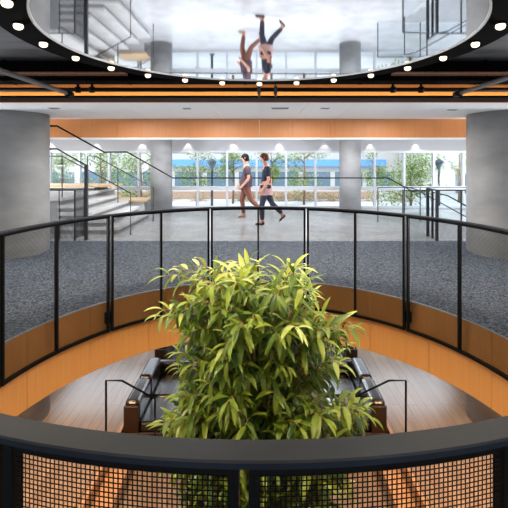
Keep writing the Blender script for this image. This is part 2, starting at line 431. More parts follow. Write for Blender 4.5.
# ------------------------------------------------------------------ the ring guardrail
HR = .994
g = thing('guardrail', 'black steel guardrail with wire mesh panels circling the round opening', 'railing', (CX, CY, -.33))
m = MB(); m.lathe([(2.209, HR-.016), (2.209, HR-.003), (2.213, HR), (2.276, HR), (2.281, HR-.003), (2.281, HR-.016)], (CX, CY, 0), 240, closed=True, smooth=False)
m.build('handrail', M['cap'], g)
RP, ZB, ZT, PITCH, WR = 2.245, -.330, HR-.016, .0113, .0016
def panel(a0, a1, mid):
    c = (CX, CY, 0)
    gap = .0105/RP; bw = .024/RP
    a0 += gap; a1 -= gap
    q = MB()
    def barv(aa, ab, z0=ZB, z1=ZT): q.lathe([(RP-.017, z0), (RP+.017, z0), (RP+.017, z1), (RP-.017, z1)], c, 2, aa, ab, closed=True, smooth=False)
    barv(a0, a0+bw); barv(a1-bw, a1)
    if mid: barv((a0+a1)/2-.011/RP, (a0+a1)/2+.011/RP)
    n = max(6, int((a1-a0)/math.radians(2.5)))
    for z0, z1 in ((ZB, ZB+.03), (ZT-.028, ZT)):
        q.lathe([(RP-.015, z0), (RP+.015, z0), (RP+.015, z1), (RP-.015, z1)], c, n, a0+bw, a1-bw, closed=True, smooth=False)
    # brackets fixing the panel to the wooden fascia
    for a in (a0+bw*.5, a1-bw*.5):
        q.lathe([(RP+.017, -.24), (R_EDGE+.002, -.24), (R_EDGE+.002, -.12), (RP+.017, -.12)], c, 1, a-.008, a+.008, closed=True, smooth=False)
    fr = q.build('panel_frame', M['black'], g)
    w = MB()
    nv = int((a1-a0-2*bw)*RP/PITCH)
    for i in range(1, nv):
        a = a0+bw + (a1-a0-2*bw)*i/nv
        px, py = CX+RP*math.sin(a), CY+RP*math.cos(a)
        tx, ty = math.cos(a)*WR, -math.sin(a)*WR; nx, ny = math.sin(a)*WR, math.cos(a)*WR
        ring_ = [(tx, ty), (nx, ny), (-tx, -ty), (-nx, -ny)]
        vs = [(px+x, py+y, z) for z in (ZB+.028, ZT-.026) for x, y in ring_]
        w.add(vs, [(k, (k+1) % 4, 4+(k+1) % 4, 4+k) for k in range(4)])
    nh = int((ZT-ZB-.054)/PITCH)
    for j in range(1, nh):
        z = ZB+.03 + (ZT-ZB-.058)*j/nh
        w.lathe([(RP-WR+.002, z), (RP+.002, z+WR), (RP+WR+.002, z), (RP+.002, z-WR)], c, n, a0+bw, a1-bw, closed=True, smooth=False)
    w.build('mesh_infill', M['black'], fr)
D = math.radians
SP = 32.2
for k in range(-4, 4):
    panel(D(-.4+SP*(k-.5)), D(-.4+SP*(k+.5)), True)
panel(D(-.4+SP*3.5), D(-.4+SP*4.5), True)
panel(D(-.4+SP*4.5), D(164.6), False)
panel(D(164.6), D(180.85), False); panel(D(180.85), D(195.6), False)
panel(D(195.6), D(-.4-SP*4.5+360), False)

# ------------------------------------------------------------------ stairs on the left, guards, handrails
st = thing('staircase', 'pale concrete stairs rising to the left beside the left column', 'stairs', (-3.0, 9.9, 0))
m = MB()
SX, RUN, RISE, SY0, SY1, NS = -3.0, .30, .156, 8.72, 11.25, 5
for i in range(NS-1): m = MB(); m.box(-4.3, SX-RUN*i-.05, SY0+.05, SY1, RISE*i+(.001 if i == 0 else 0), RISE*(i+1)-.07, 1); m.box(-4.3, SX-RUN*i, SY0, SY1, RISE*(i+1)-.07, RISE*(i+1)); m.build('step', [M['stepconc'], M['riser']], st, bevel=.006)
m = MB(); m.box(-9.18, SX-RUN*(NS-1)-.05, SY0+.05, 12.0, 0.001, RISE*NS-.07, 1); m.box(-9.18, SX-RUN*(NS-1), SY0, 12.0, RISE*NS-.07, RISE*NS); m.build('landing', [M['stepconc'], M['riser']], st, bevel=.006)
# stairs going down on the right
m = MB()
ds = thing('staircase', 'pale concrete stairs going down beside the right column', 'stairs', (HX0, 9.2, 0))
for i in range(18):
    m = MB(); m.box(HX0+.28*i, HX0+.28*(i+1), HY0+.01, HY1-.01, max(Z_LOW, -.161*(i+1)-.5), -.161*(i+1)); m.build('step', M['stepconc'], ds)
# wooden bench on the landing and low bench by the window
t = thing('bench', 'long wooden bench top on a dark base standing on the stair landing', 'bench', (-5.2, 10.85, .78))
m = MB(); m.box(-6.6, -3.85, 10.66, 11.5, .865, .915); m.build('bench_top', M['tan'], t, bevel=.004)
for x in (-6.3, -4.25):
    m = MB(); m.box(x-.10, x+.02, 10.76, 11.4, .78, .866); m.build('base', M['darksteel'], t)
t = thing('bench', 'low wooden platform bench by the window behind the stairs', 'bench', (-3.75, 12.0, 0))
m = MB(); m.box(-4.3, -3.32, 12.05, 12.95, .33, .385); m.build('bench_top', M['tan'], t, bevel=.004)
m = MB(); m.box(-4.2, -3.42, 12.12, 12.88, .0, .331); m.build('base', M['stepconc'], t)

def flat_mesh(p0, p1, z0, z1, pitch=.02, r=.002):
    """woven wire between two posts p0,p1 (x,y)"""
    w = MB(); a, b = Vector((*p0, 0)), Vector((*p1, 0)); L = (b-a).length; n = int(L/pitch)
    for i in range(1, n):
        p = a.lerp(b, i/n); w.tube([(p.x, p.y, z0), (p.x, p.y, z1)], r*1.5, 4, smooth=False, caps=False)
    for j in range(1, int((z1-z0)/pitch)):
        z = z0+pitch*j; w.tube([(a.x, a.y, z), (b.x, b.y, z)], r, 4, smooth=False, caps=False)
    return w
def bar(p0, p1, r=.014): w = MB(); w.tube([p0, p1], r, 4, smooth=False); return w
# left guard
t = thing('guard_panel', 'dark mesh guard with slim posts between the left column and the stairs', 'railing', (-3.9, 8.06, 0))
for x, y in ((-4.30, 8.06), (-3.95, 8.06), (-3.64, 8.06), (-3.64, 8.5)):
    bar((x, y, 0), (x, y, 1.0), .022 if x > -3.7 else .013).build('post', M['darksteel'], t)
m = bar((-4.32, 8.06, .995), (-3.62, 8.06, .995), .016); m.tube([(-3.64, 8.04, .995), (-3.64, 8.52, .995)], .016, 4, smooth=False); m.build('top_rail', M['darksteel'], t)
w = flat_mesh((-4.30, 8.06), (-3.64, 8.06), .03, .98); w2 = flat_mesh((-3.64, 8.06), (-3.64, 8.5), .03, .98)
w.v, o_ = w.v, len(w.v); w.add(w2.v, w2.f, 0); w.build('mesh_infill', M['darksteel'], t)
# right guard
t = thing('guard_panel', 'dark framed guard with paired posts left of the right column', 'railing', (3.5, 8.06, 0))
for x, y, r in ((2.81, 8.0, .016), (3.5, 8.5, .036), (3.5, 8.28, .02), (3.5, 8.06, .036), (3.98, 8.06, .016)):
    bar((x, y, 0), (x, y, 1.0), r).build('post', M['darksteel'], t)
m = bar((2.80, 8.0, .995), (3.5, 8.06, .995), .013); m.tube([(3.5, 8.04, .995), (3.5, 8.52, .995)], .02, 4, smooth=False); m.tube([(3.5, 8.06, .995), (4.9, 8.06, .995)], .018, 4, smooth=False)
m.build('top_rail', M['darksteel'], t)
m = MB(); m.box(3.53, 4.9, 8.055, 8.065, .04, .97); m.build('glass_pane', M['guardglass'], t)
m = MB(); m.box(2.83, 3.46, 8.022, 8.03, .04, .97); m.build('glass_pane', M['guardglass'], t)
t = thing('guard_panel', 'thin framed glass guard behind the stairs going down on the right', 'railing', (4.2, 10.42, 0))
for x in (3.02, 4.1, 5.4): bar((x, 10.42, 0), (x, 10.42, .88), .014).build('post', M['darksteel'], t)
bar((3.01, 10.42, .88), (5.42, 10.42, .88), .014).build('top_rail', M['darksteel'], t)
m = MB(); m.box(3.04, 5.38, 10.416, 10.424, .04, .86); m.build('glass_pane', M['guardglass'], t)
# handrails
def hand(label, pts, posts, r=.015, mat_='darksteel', name='handrail', cat='handrail'):
    t = thing(name, label, cat, (posts[0][0], posts[0][1], posts[0][2]) if posts else tuple(pts[0]))
    m = MB(); m.tube(pts, r, 6, smooth=False); m.build('rail', M[mat_], t)
    for x, y, z0, z1 in posts: bar((x, y, z0), (x, y, z1), r).build('post', M[mat_], t)
    return t
hand('dark handrail with a thick end post rising beside the dark guard at the left column',
     [(-5.2, 8.12, 1.81), (-4.02, 8.12, 1.81), (-3.44, 8.12, 1.48)], [(-3.44, 8.12, 0, 1.50), (-4.9, 8.12, 0, 1.81)], .017)
bar((-3.44, 8.12, 0), (-3.44, 8.12, 1.49), .042).build('end_post', M['darksteel'], [o for o in bpy.data.objects if o.name == 'handrail'][0])
hand('slim handrail along the near side of the concrete stairs', [(-5.0, 8.78, 1.67), (-4.24, 8.78, 1.67), (-2.73, 8.66, .885), (-2.73, 8.66, .0)],
     [(-4.24, 8.78, .78, 1.67)], .013)
hand('slim handrail along the far side of the concrete stairs', [(-4.45, 10.57, .78), (-4.45, 10.57, 1.68), (-4.25, 10.57, 1.68), (-2.745, 10.57, .86), (-2.745, 10.57, 0)],
     [(-3.66, 10.57, .47, 1.36)], .013)
hand('long black handrail crossing the hall behind the walkers and climbing at the left',
     [P(48, 126, 7.40), P(57, 126, 7.5), P(104, 152, 8.5), P(127, 152, 9.0), P(173, 178, 11.45), P(388, 178, 11.7), P(412, 191, 11.7), P(430, 191, 11.7)],
     [(P(427, 191, 11.7).x, 11.7, 0, P(427, 191, 11.7).z)], .017, 'black')
for k, (dy, lab) in enumerate(((8.35, 'dark handrail sloping down the right stairs, nearer one'), (10.0, 'dark handrail sloping down the right stairs, farther one'))):
    hand(lab, [(3.55, dy, .93), (3.85, dy, .86), (7.2, dy, -1.0)], [(3.55, dy, 0 if dy < 8.3 else -.16, .93), (5.5, dy, -1.2, -.05)], .014)

# ------------------------------------------------------------------ lounge below
m = MB()
for b in ((PX0-.001, PX0+.05, PY0, PY1), (PX1-.05, PX1+.001, PY0, PY1)): m.box(*b, Z_PIT, Z_LOW+.006)
struct(m.build('trim_6', M['stepwood']))
m = MB()
for x0, x1 in ((PX0+.05, PX0+.36), (PX1-.36, PX1-.05)): m.box(x0, x1, 5.3, 6.45, Z_PIT, -3.05)
struct(m.build('trim_7', M['stepwood']))
def sofa(sgn, y0, label):
    xo = -2.24 if sgn < 0 else 2.10
    def X(d): return xo - sgn*d            # d metres inwards from the back face
    def bx(q, d0, d1, ya, yb, z0, z1):
        a, b = sorted((X(d0), X(d1))); q.box(a, b, ya, yb, z0, z1)
    zf = Z_PIT
    t = thing('sofa', label, 'sofa', (X(.45), y0+.85, zf), 'dark leather sofas in the sunken lounge')
    L = 1.56
    q = MB(); bx(q, .02, .92, y0+.02, y0+L+.2, zf+.06, zf+.26); q.build('base', M['leather'], t, bevel=.02)
    for a in (.08, .84):
        for b in (y0+.08, y0+L+.1): q = MB(); bx(q, a-.025, a+.025, b-.025, b+.025, zf, zf+.062); q.build('foot', M['black'], t)
    q = MB(); bx(q, .0, .93, y0, y0+.045, zf+.06, zf+.30); bx(q, .0, .25, y0, y0+.045, zf+.30, zf+.74); q.build('end_panel', M['sofa_end'], t, bevel=.02)
    for k in (0, 1):
        ya, yb = y0+.05+k*.78, y0+.81+k*.78
        q = MB(); bx(q, .24, .95, ya, yb, zf+.262, zf+.44); q.build('seat_cushion', M['leather'], t, bevel=.055)
        q = MB(); bx(q, .0, .25, ya, yb, zf+.262, zf+.80); q.build('back_cushion', M['leather'], t, bevel=.07)
    q = MB(); bx(q, .0, .93, y0+L+.06, y0+L+.22, zf+.262, zf+.66); q.build('armrest', M['leather'], t, bevel=.05)
    for o in t.children:
        for b in o.modifiers: b.segments = 4
sofa(-1, 6.72, 'dark leather sofa left of the plant, nearer one behind the left stair rail')
sofa(-1, 8.72, 'dark leather sofa left of the plant, farther one close to the wooden ring')
sofa(1, 6.72, 'dark leather sofa right of the plant, nearer one behind the right stair rail')
sofa(1, 8.72, 'dark leather sofa right of the plant, farther one close to the wooden ring')
hand('short black handrail beside the near end of the left leather sofa', [(-2.44, 6.5, Z_LOW), (-2.44, 6.5, -1.91), (-2.19, 6.5, -1.91), (-1.66, 6.5, -2.20), (-1.66, 6.5, Z_PIT)], [], .017, 'black')
hand('short black handrail beside the near end of the right leather sofa', [(2.33, 6.5, Z_LOW), (2.33, 6.5, -1.91), (2.06, 6.5, -1.91), (1.52, 6.5, -2.17), (1.52, 6.5, Z_PIT)], [], .017, 'black')

# ------------------------------------------------------------------ the big plant
def leaf(mb, p, d, n, L, W, droop, tint):
    """a folded, arching leaf from p along d, upper side n"""
    d = d.normalized(); s = d.cross(n)
    s = s.normalized() if s.length > 1e-4 else d.orthogonal().normalized()
    n = s.cross(d).normalized()
    vs = []; K = 6
    for i in range(K+1):
        t = i/K
        w = W*.5*(math.sin(PI*min(1, t*.97+.015)**.80))**.85 if t < 1 else 0.0005
        a = droop*t
        c = p + d*(L*(math.sin(a)/droop if droop > .01 else t)) - n*(L*(1-math.cos(a))/droop if droop > .01 else 0)
        up = (n*math.cos(a) + d*math.sin(a))
        vs += [c - s*w + up*w*.35, c, c + s*w + up*w*.35]
    fs = []
    for i in range(K):
        for j in (0, 1): fs.append((3*i+j, 3*i+j+1, 3*i+j+4, 3*i+j+3))
    mb.add(vs, fs, 0, True, tint)

def inside(poly, x, y):
    r = False; j = len(poly)-1
    for i in range(len(poly)):
        (xi, yi), (xj, yj) = poly[i], poly[j]
        if (yi > y) != (yj > y) and x < (xj-xi)*(y-yi)/(yj-yi)+xi: r = not r
        j = i
    return r
rng = random.Random(11)
PLX, PLY = .02, 3.2
pl = thing('potted_tree', 'tall leafy green tree growing up through the round opening from below', 'plant', (PLX, PLY, Z_PIT))
m = MB(); m.lathe([(0, 0), (.36, 0), (.46, .62), (.43, .62), (.42, .56), (0, .56)], (PLX, PLY, Z_PIT), 40); m.build('planter', M['pot'], pl)
m = MB(); m.lathe([(0, .555), (.425, .562)], (PLX, PLY, Z_PIT), 40); m.build('soil', M['soil'], pl)
trunk = MB()
stems = []
for dx, dy, h in ((0, 0, .35), (-.25, .1, .15), (.25, -.05, .2), (-.12, -.28, -.1), (.15, .3, .1)):
    b = Vector((PLX+dx*.3, PLY+dy*.3, Z_PIT+.5)); e = Vector((PLX+dx*1.3, PLY+dy*1.3, h))
    pts = [b.lerp(e, t) + Vector((.05*math.sin(4*t+dx*9), .05*math.cos(5*t+dy*7), 0)) for t in [i/8 for i in range(9)]]
    trunk.tube(pts, [.040-.026*i/8 for i in range(9)], 8); stems.append(pts)
trunk.build('trunk', M['bark'], pl)
fol, tw = MB(), MB()
SIL = [(176, 318), (182, 296), (190, 278), (206, 274), (228, 272), (243, 264), (258, 268), (272, 280), (290, 274), (306, 274), (312, 290),
       (320, 304), (338, 322), (352, 332), (346, 350), (348, 372), (360, 396), (370, 412), (358, 440), (340, 500), (335, 570), (190, 570),
       (178, 500), (162, 440), (160, 420), (176, 398), (178, 372), (176, 350), (172, 330)]
tips = [(165, 276, 3.0), (178, 270, 3.1), (196, 266, 3.2), (166, 310, 2.9), (176, 316, 2.8), (160, 316, 2.9), (214, 270, 3.3), (236, 262, 3.2), (246, 268, 3.1), (258, 262, 3.3),
        (292, 266, 3.2), (302, 268, 3.0), (310, 278, 3.1), (332, 316, 3.0), (348, 326, 2.9), (358, 330, 2.9), (340, 340, 2.9), (362, 412, 2.8), (368, 418, 2.9), (352, 404, 2.9),
        (162, 424, 2.8), (172, 420, 2.9), (180, 396, 3.0), (184, 372, 3.1), (338, 370, 3.1), (228, 274, 2.9), (280, 282, 2.9)]
while len(tips) < 560:
    u, v = rng.uniform(150, 375), rng.uniform(255, 570)
    if not inside(SIL, u, v): continue
    edge = min(1, min(abs(u-150), abs(u-375))/90)
    d = PLY + rng.uniform(-.72, .45)*(.35+.65*edge)
    if v > 440: d = PLY + rng.uniform(-.6, .3)
    tips.append((u, v, d))
for (u, v, d) in tips:
    tip = P(u, v, d)
    lat = Vector((tip.x-PLX, tip.y-PLY, 0)); R_ = lat.length
    base = Vector((PLX, PLY, 0)) + lat*.22; base.z = tip.z - .30 - .45*R_
    ctl = Vector((PLX, PLY, 0)) + lat*.62; ctl.z = tip.z + .02 + .06*R_
    pts = []
    for i in range(9):
        t = i/8; pts.append(base*(1-t)**2 + ctl*2*t*(1-t) + tip*t*t)
    tw.tube(pts, [.008-.0055*i/8 for i in range(9)], 5)
    Ltot = sum((pts[i+1]-pts[i]).length for i in range(8))
    nl = rng.randint(9, 12); young = rng.random() < .18 or v < 275
    az = rng.uniform(0, 6.28)
    for j in range(nl):
        t = 1 - (j/nl)*min(.85, .48/Ltot)
        i = min(7, int(t*8)); f = t*8-i; p = pts[i].lerp(pts[i+1], f); dr = (pts[i+1]-pts[i]).normalized()
        a = az + j*2.4
        o1 = dr.orthogonal().normalized(); o2 = dr.cross(o1)
        rad = o1*math.cos(a)+o2*math.sin(a)
        if j == 0: dd = dr + rad*.25
        else: dd = dr*.55 + rad*.85
        dd = dd.normalized() + Vector((0, 0, .22-.25*(j/nl)))
        up = Vector((0, 0, 1)) + rad*-.15
        L = rng.uniform(.13, .20)*(.72 if j < 2 else 1); W = L*rng.uniform(.20, .265)
        tint = rng.uniform(.22, .74)
        if young and j < 4: tint = rng.uniform(.72, 1.)
        if rng.random() < .12: tint = rng.uniform(.02, .2)
        leaf(fol, p, dd, up, L, W, rng.uniform(.5, 1.5), max(.001, tint))
tw.build('twigs', M['twig'], pl)
o = fol.build('foliage', M['leaf'], pl)

# ------------------------------------------------------------------ the two walkers
def skin_obj(name, verts, edges, m_, parent, root, sub=2):
    names = list(verts); idx = {n: i for i, n in enumerate(names)}
    me = bpy.data.meshes.new(name); me.from_pydata([tuple(verts[n][0]) for n in names], [(idx[a], idx[b]) for a, b in edges], [])
    ob = bpy.data.objects.new(name, me); C.objects.link(ob)
    sk = ob.modifiers.new('s', 'SKIN'); sk.use_smooth_shade = True
    if not me.skin_vertices: me.skin_vertices.new()
    for n in names:
        sv = me.skin_vertices[0].data[idx[n]]; r = verts[n][1]
        sv.radius = r if isinstance(r, tuple) else (r, r); sv.use_root = (n == root)
    ss = ob.modifiers.new('u', 'SUBSURF'); ss.levels = sub; ss.render_levels = sub
    bpy.context.view_layer.update()
    ev = ob.evaluated_get(bpy.context.evaluated_depsgraph_get())
    nm = bpy.data.meshes.new_from_object(ev)
    ob.modifiers.clear(); ob.data = nm; bpy.data.meshes.remove(me); nm.name = name
    nm.materials.clear(); nm.materials.append(m_)
    nm.polygons.foreach_set('use_smooth', [True]*len(nm.polygons))
    ob.parent = parent; ob.location = -Vector(parent['_o'])
    return ob

def person(loc, label, J, mats_, long_sleeve=False):
    """J: joints in metres, x along the walk (the walker faces -x), y away from the lens, z up, relative to loc"""
    L0 = Vector(loc)
    t = thing('person', label, 'person', loc)
    def V(n): return L0 + Vector(J[n])
    v, e = {}, []
    def put(n, r, p=None): v[n] = ((p if p is not None else V(n)), r)
    def mid(a, b, f): return V(a).lerp(V(b), f)
    put('pelvis', .115); put('waist', .105, mid('pelvis', 'chest', .45)); put('chest', (.135, .12)); put('collar', .085, mid('chest', 'neck', .68)); put('neck', .055)
    hd = V('head') - V('neck')
    put('jaw', .066, V('neck') + hd*.48 + Vector((-.018, 0, 0))); put('skull', .094, V('head')); put('crown', .066, V('head') + Vector((.006, 0, .072)))
    e += [('pelvis', 'waist'), ('waist', 'chest'), ('chest', 'collar'), ('collar', 'neck'), ('neck', 'jaw'), ('jaw', 'skull'), ('skull', 'crown')]
    for s in 'NF':
        put('sh'+s, .058); put('el'+s, .040); put('wr'+s, .028)
        put('ua'+s, .050, mid('sh'+s, 'el'+s, .5)); put('fa'+s, .038, mid('el'+s, 'wr'+s, .35))
        d = (V('wr'+s)-V('el'+s)).normalized()
        put('pa'+s, (.034, .020), V('wr'+s)+d*.06)
        e += [('chest', 'sh'+s), ('sh'+s, 'ua'+s), ('ua'+s, 'el'+s), ('el'+s, 'fa'+s), ('fa'+s, 'wr'+s), ('wr'+s, 'pa'+s)]
        yy = Vector((0, 1, 0)); fw = Vector((-1, 0, 0))
        for k, (off, ln) in enumerate(((-.028, .068), (-.009, .080), (.010, .075), (.027, .058))):
            b = V('wr'+s)+d*.088 + fw*(-off)*.9
            put('f%d' % k + s, .009, b); put('g%d' % k + s, .0085, b+d*ln*.55 + yy*(.012 if s == 'N' else -.012))
            put('h%d' % k + s, .007, b+d*ln*.9 + yy*(.030 if s == 'N' else -.030))
            e += [('pa'+s, 'f%d' % k + s), ('f%d' % k + s, 'g%d' % k + s), ('g%d' % k + s, 'h%d' % k + s)]
        b = V('wr'+s)+d*.03 + fw*.032
        put('t0'+s, .011, b); put('t1'+s, .0095, b + d*.035 + fw*.018); put('t2'+s, .008, b+d*.062 + fw*.016)
        e += [('wr'+s, 't0'+s), ('t0'+s, 't1'+s), ('t1'+s, 't2'+s)]
        put('hip'+s, .095); put('th'+s, .080, mid('hip'+s, 'kn'+s, .45)); put('kn'+s, .056); put('ca'+s, .055, mid('kn'+s, 'an'+s, .35)); put('an'+s, .036)
        put('he'+s, .034); put('ba'+s, (.036, .024)); put('to'+s, (.030, .018))
        e += [('pelvis', 'hip'+s), ('hip'+s, 'th'+s), ('th'+s, 'kn'+s), ('kn'+s, 'ca'+s), ('ca'+s, 'an'+s), ('an'+s, 'he'+s), ('an'+s, 'ba'+s), ('ba'+s, 'to'+s)]
    # legs and feet stay a little slimmer than the clothes
    skin_obj('body', v, e, M['skin'], t, 'pelvis')
    def grow(ns, add): return {n: (v[n][0], tuple(x+add for x in v[n][1]) if isinstance(v[n][1], tuple) else v[n][1]+add) for n in ns}
    ns = ['pelvis', 'waist', 'chest', 'collar', 'shN', 'uaN', 'elN', 'shF', 'uaF', 'elF']
    sv = grow(ns, .014)
    for s in 'NF':
        if not long_sleeve: sv['el'+s] = (mid('sh'+s, 'el'+s, .82), .058)
    ed = [('pelvis', 'waist'), ('waist', 'chest'), ('chest', 'collar')]
    for s in 'NF': ed += [('chest', 'sh'+s), ('sh'+s, 'ua'+s), ('ua'+s, 'el'+s)]
    if long_sleeve:
        for s in 'NF': sv['fa'+s] = (v['fa'+s][0], .048); ed.append(('el'+s, 'fa'+s))
    sv['pelvis'] = (V('pelvis')+Vector((0, 0, .05)), .135); sv['waist'] = (v['waist'][0], .125)
    skin_obj('shirt', sv, ed, mats_['shirt'], t, 'pelvis')
    pv = V('pelvis'); q = MB(); vs = []; z0, z1 = mats_['hem_z']
    for k in range(7):
        z = z0 + (z1-z0)*k/6; f = k/6; c = pv.lerp(V('chest'), max(0, (z-J['pelvis'][2])/(J['chest'][2]-J['pelvis'][2])))
        for a in range(20):
            w = 2*PI*a/20; rx, ry = .172-.020*f, .218-.045*f
            vs.append((c.x + rx*math.cos(w)*(1+.02*math.sin(3*w)), c.y + ry*math.sin(w), L0.z + z + (.006*math.sin(4*w) if k == 0 else 0)))
    q.add(vs, [(k*20+a, k*20+(a+1) % 20, (k+1)*20+(a+1) % 20, (k+1)*20+a) for k in range(6) for a in range(20)], 0, True)
    q.build('shirt_hem', mats_.get('hem', mats_['shirt']), t)
    tv = grow(['pelvis'] + [a+s for s in 'NF' for a in ('hip', 'th', 'kn', 'ca', 'an')], .013)
    for s in 'NF': tv['an'+s] = (mid('kn'+s, 'an'+s, .93), .055); tv['ca'+s] = (v['ca'+s][0], .066)
    ed = []
    for s in 'NF': ed += [('pelvis', 'hip'+s), ('hip'+s, 'th'+s), ('th'+s, 'kn'+s), ('kn'+s, 'ca'+s), ('ca'+s, 'an'+s)]
    skin_obj('trousers', tv, ed, mats_['trousers'], t, 'pelvis')
    for s in 'NF':
        fv = grow(['an'+s, 'he'+s, 'ba'+s, 'to'+s], .010)
        fv['an'+s] = (v['an'+s][0], .042)
        sh = skin_obj('shoe', fv, [('an'+s, 'he'+s), ('an'+s, 'ba'+s), ('ba'+s, 'to'+s), ('he'+s, 'ba'+s)], mats_['shoe'], t, 'an'+s)
    # hair: a cap of hair over the back and top of the head
    h = V('head'); q = MB(); vs = []
    NU, NV = 20, 12
    for i in range(NV+1):
        for k in range(NU):
            a = 2*PI*k/NU; frontness = max(0, -math.cos(a))            # a = pi is the face side (-x)
            low = -.075 + .105*frontness**.7
            ph = PI/2*(1-i/NV)
            z = .02 + .105*math.sin(ph) if ph > .05 else low
            r = math.cos(ph)*1. if ph > .05 else .98
            if i == NV: r, z = .97, low
            vs.append((h.x + .008 + .108*r*math.cos(a), h.y + .094*r*math.sin(a), h.z + z))
    q.add(vs, [(i*NU+k, i*NU+(k+1) % NU, (i+1)*NU+(k+1) % NU, (i+1)*NU+k) for i in range(NV) for k in range(NU)] + [tuple(range(NU))], 0, True)
    q.build('hair', mats_['hair'], t)
    q = MB(); q.tube([h+Vector((-.082, 0, .012)), h+Vector((-.104, 0, -.018)), h+Vector((-.112, 0, -.030)), h+Vector((-.088, 0, -.038))], [.008, .011, .014, .009], 8); q.build('nose', M['skin'], t)
    for s in (-1, 1):
        q = MB(); q.lathe([(.0001, -.007), (.010, 0), (.0001, .007)], tuple(h+Vector((-.086, s*.032, .008))), 10); q.build('eye', M['eye'], t)
        q = MB(); q.tube([h+Vector((.004, s*.088, .022)), h+Vector((.010, s*.100, .012)), h+Vector((.008, s*.099, -.012)), h+Vector((-.002, s*.086, -.026))], [.008, .011, .010, .007], 8); q.build('ear', M['skin'], t)
    q = MB(); q.tube([h+Vector((-.080, -.022, -.064)), h+Vector((-.090, 0, -.062)), h+Vector((-.080, .022, -.064))], [.004, .007, .004], 6); q.build('mouth', M['lip'], t)
    return t

# left walker: front foot flat, rear foot lifted behind
J1 = dict(pelvis=(.02, 0, .93), chest=(.05, 0, 1.25), neck=(.02, 0, 1.49), head=(-.01, 0, 1.625),
          shN=(.06, -.17, 1.39), elN=(.10, -.25, 1.10), wrN=(-.06, -.22, .90), shF=(.04, .17, 1.39), elF=(.0, .23, 1.12), wrF=(-.13, .19, .93),
          hipN=(.02, -.085, .88), knN=(.16, -.09, .50), anN=(.42, -.09, .27), heN=(.47, -.09, .25), baN=(.40, -.09, .15), toN=(.36, -.09, .10),
          hipF=(.02, .085, .88), knF=(-.09, .085, .49), anF=(-.04, .085, .085), heF=(.0, .085, .045), baF=(-.15, .085, .036), toF=(-.215, .085, .030))
person((-.38, 11.0, 0), 'person in a plum short-sleeved shirt and rust trousers walking left', J1, dict(shirt=M['plum'], trousers=M['rust'], shoe=M['tanshoe'], hair=M['hairdark'], hem_z=(.86, 1.16)))
J2 = dict(pelvis=(.03, 0, .94), chest=(.07, 0, 1.26), neck=(.03, 0, 1.50), head=(-.01, 0, 1.635),
          shN=(.07, -.17, 1.40), elN=(.10, -.24, 1.11), wrN=(-.04, -.23, .89), shF=(.05, .17, 1.40), elF=(.14, .22, 1.12), wrF=(.18, .20, .88),
          hipN=(.03, -.085, .89), knN=(-.06, -.085, .49), anN=(-.05, -.085, .085), heN=(-.0, -.085, .045), baN=(-.17, -.085, .036), toN=(-.235, -.085, .030),
          hipF=(.03, .085, .89), knF=(.19, .085, .52), anF=(.46, .085, .24), heF=(.51, .085, .215), baF=(.40, .085, .10), toF=(.355, .085, .055))
person((.12, 9.94, 0), 'person in a navy top with pinkish hem and dark jeans walking left', J2, dict(shirt=M['navy'], trousers=M['denim'], shoe=M['blackshoe'], hair=M['hairred'], hem=M['pink'], hem_z=(.74, 1.0)))

# ------------------------------------------------------------------ outside
ZG = -.6
m = MB(); m.box(-60, 60, YW+.26, 80, ZG-.2, ZG); struct(m.build('ground', M['pave']))
BY = 30.
b = thing('building', 'white building across the street with a bright blue band above dark windows', 'building', (0, BY, ZG))
m = MB(); m.box(-26, 13.5, BY, BY+8, ZG, 9.5); m.build('wall', M['render_white'], b)
m = MB(); m.box(-6.4, 9.2, BY-.35, BY+.02, 1.02, 1.52); m.build('blue_band', M['blue'], b)
m = MB(); m.box(-26, 13.5, BY-.5, BY+.02, 3.2, 3.45); m.build('ledge', M['grey'], b)
x = -25.
while x < 8.3:
    m = MB(); m.box(x, x+2.0, BY-.06, BY+.02, ZG+.15, .62); m.build('window', M['winblue'], b)
    x += 2.35
x = -25.
while x < 8.3:
    m = MB(); m.box(x, x+1.2, BY-.05, BY+.02, 2.0, 3.0); m.build('window', M['winblue'], b); x += 3.1
b2 = thing('building', 'plain white building with one blue window, seen at the far right through the glass', 'building', (16, 25, ZG))
m = MB(); m.box(10.0, 30, 25, 29.3, ZG, 9.); m.build('wall', M['render_white'], b2)
m = MB(); m.box(12.0, 12.7, 24.95, 25.02, -.5, .65); m.build('window', M['winblue'], b2)
for x0, x1, y in ((-26, 6.5, 22.2),):
    m = MB(); m.box(x0, x1, y, y+.25, ZG, -.18); tag(m.build('garden_wall', M['brown'], bevel=.02), 'low brown garden wall along the planting outside', 'wall')

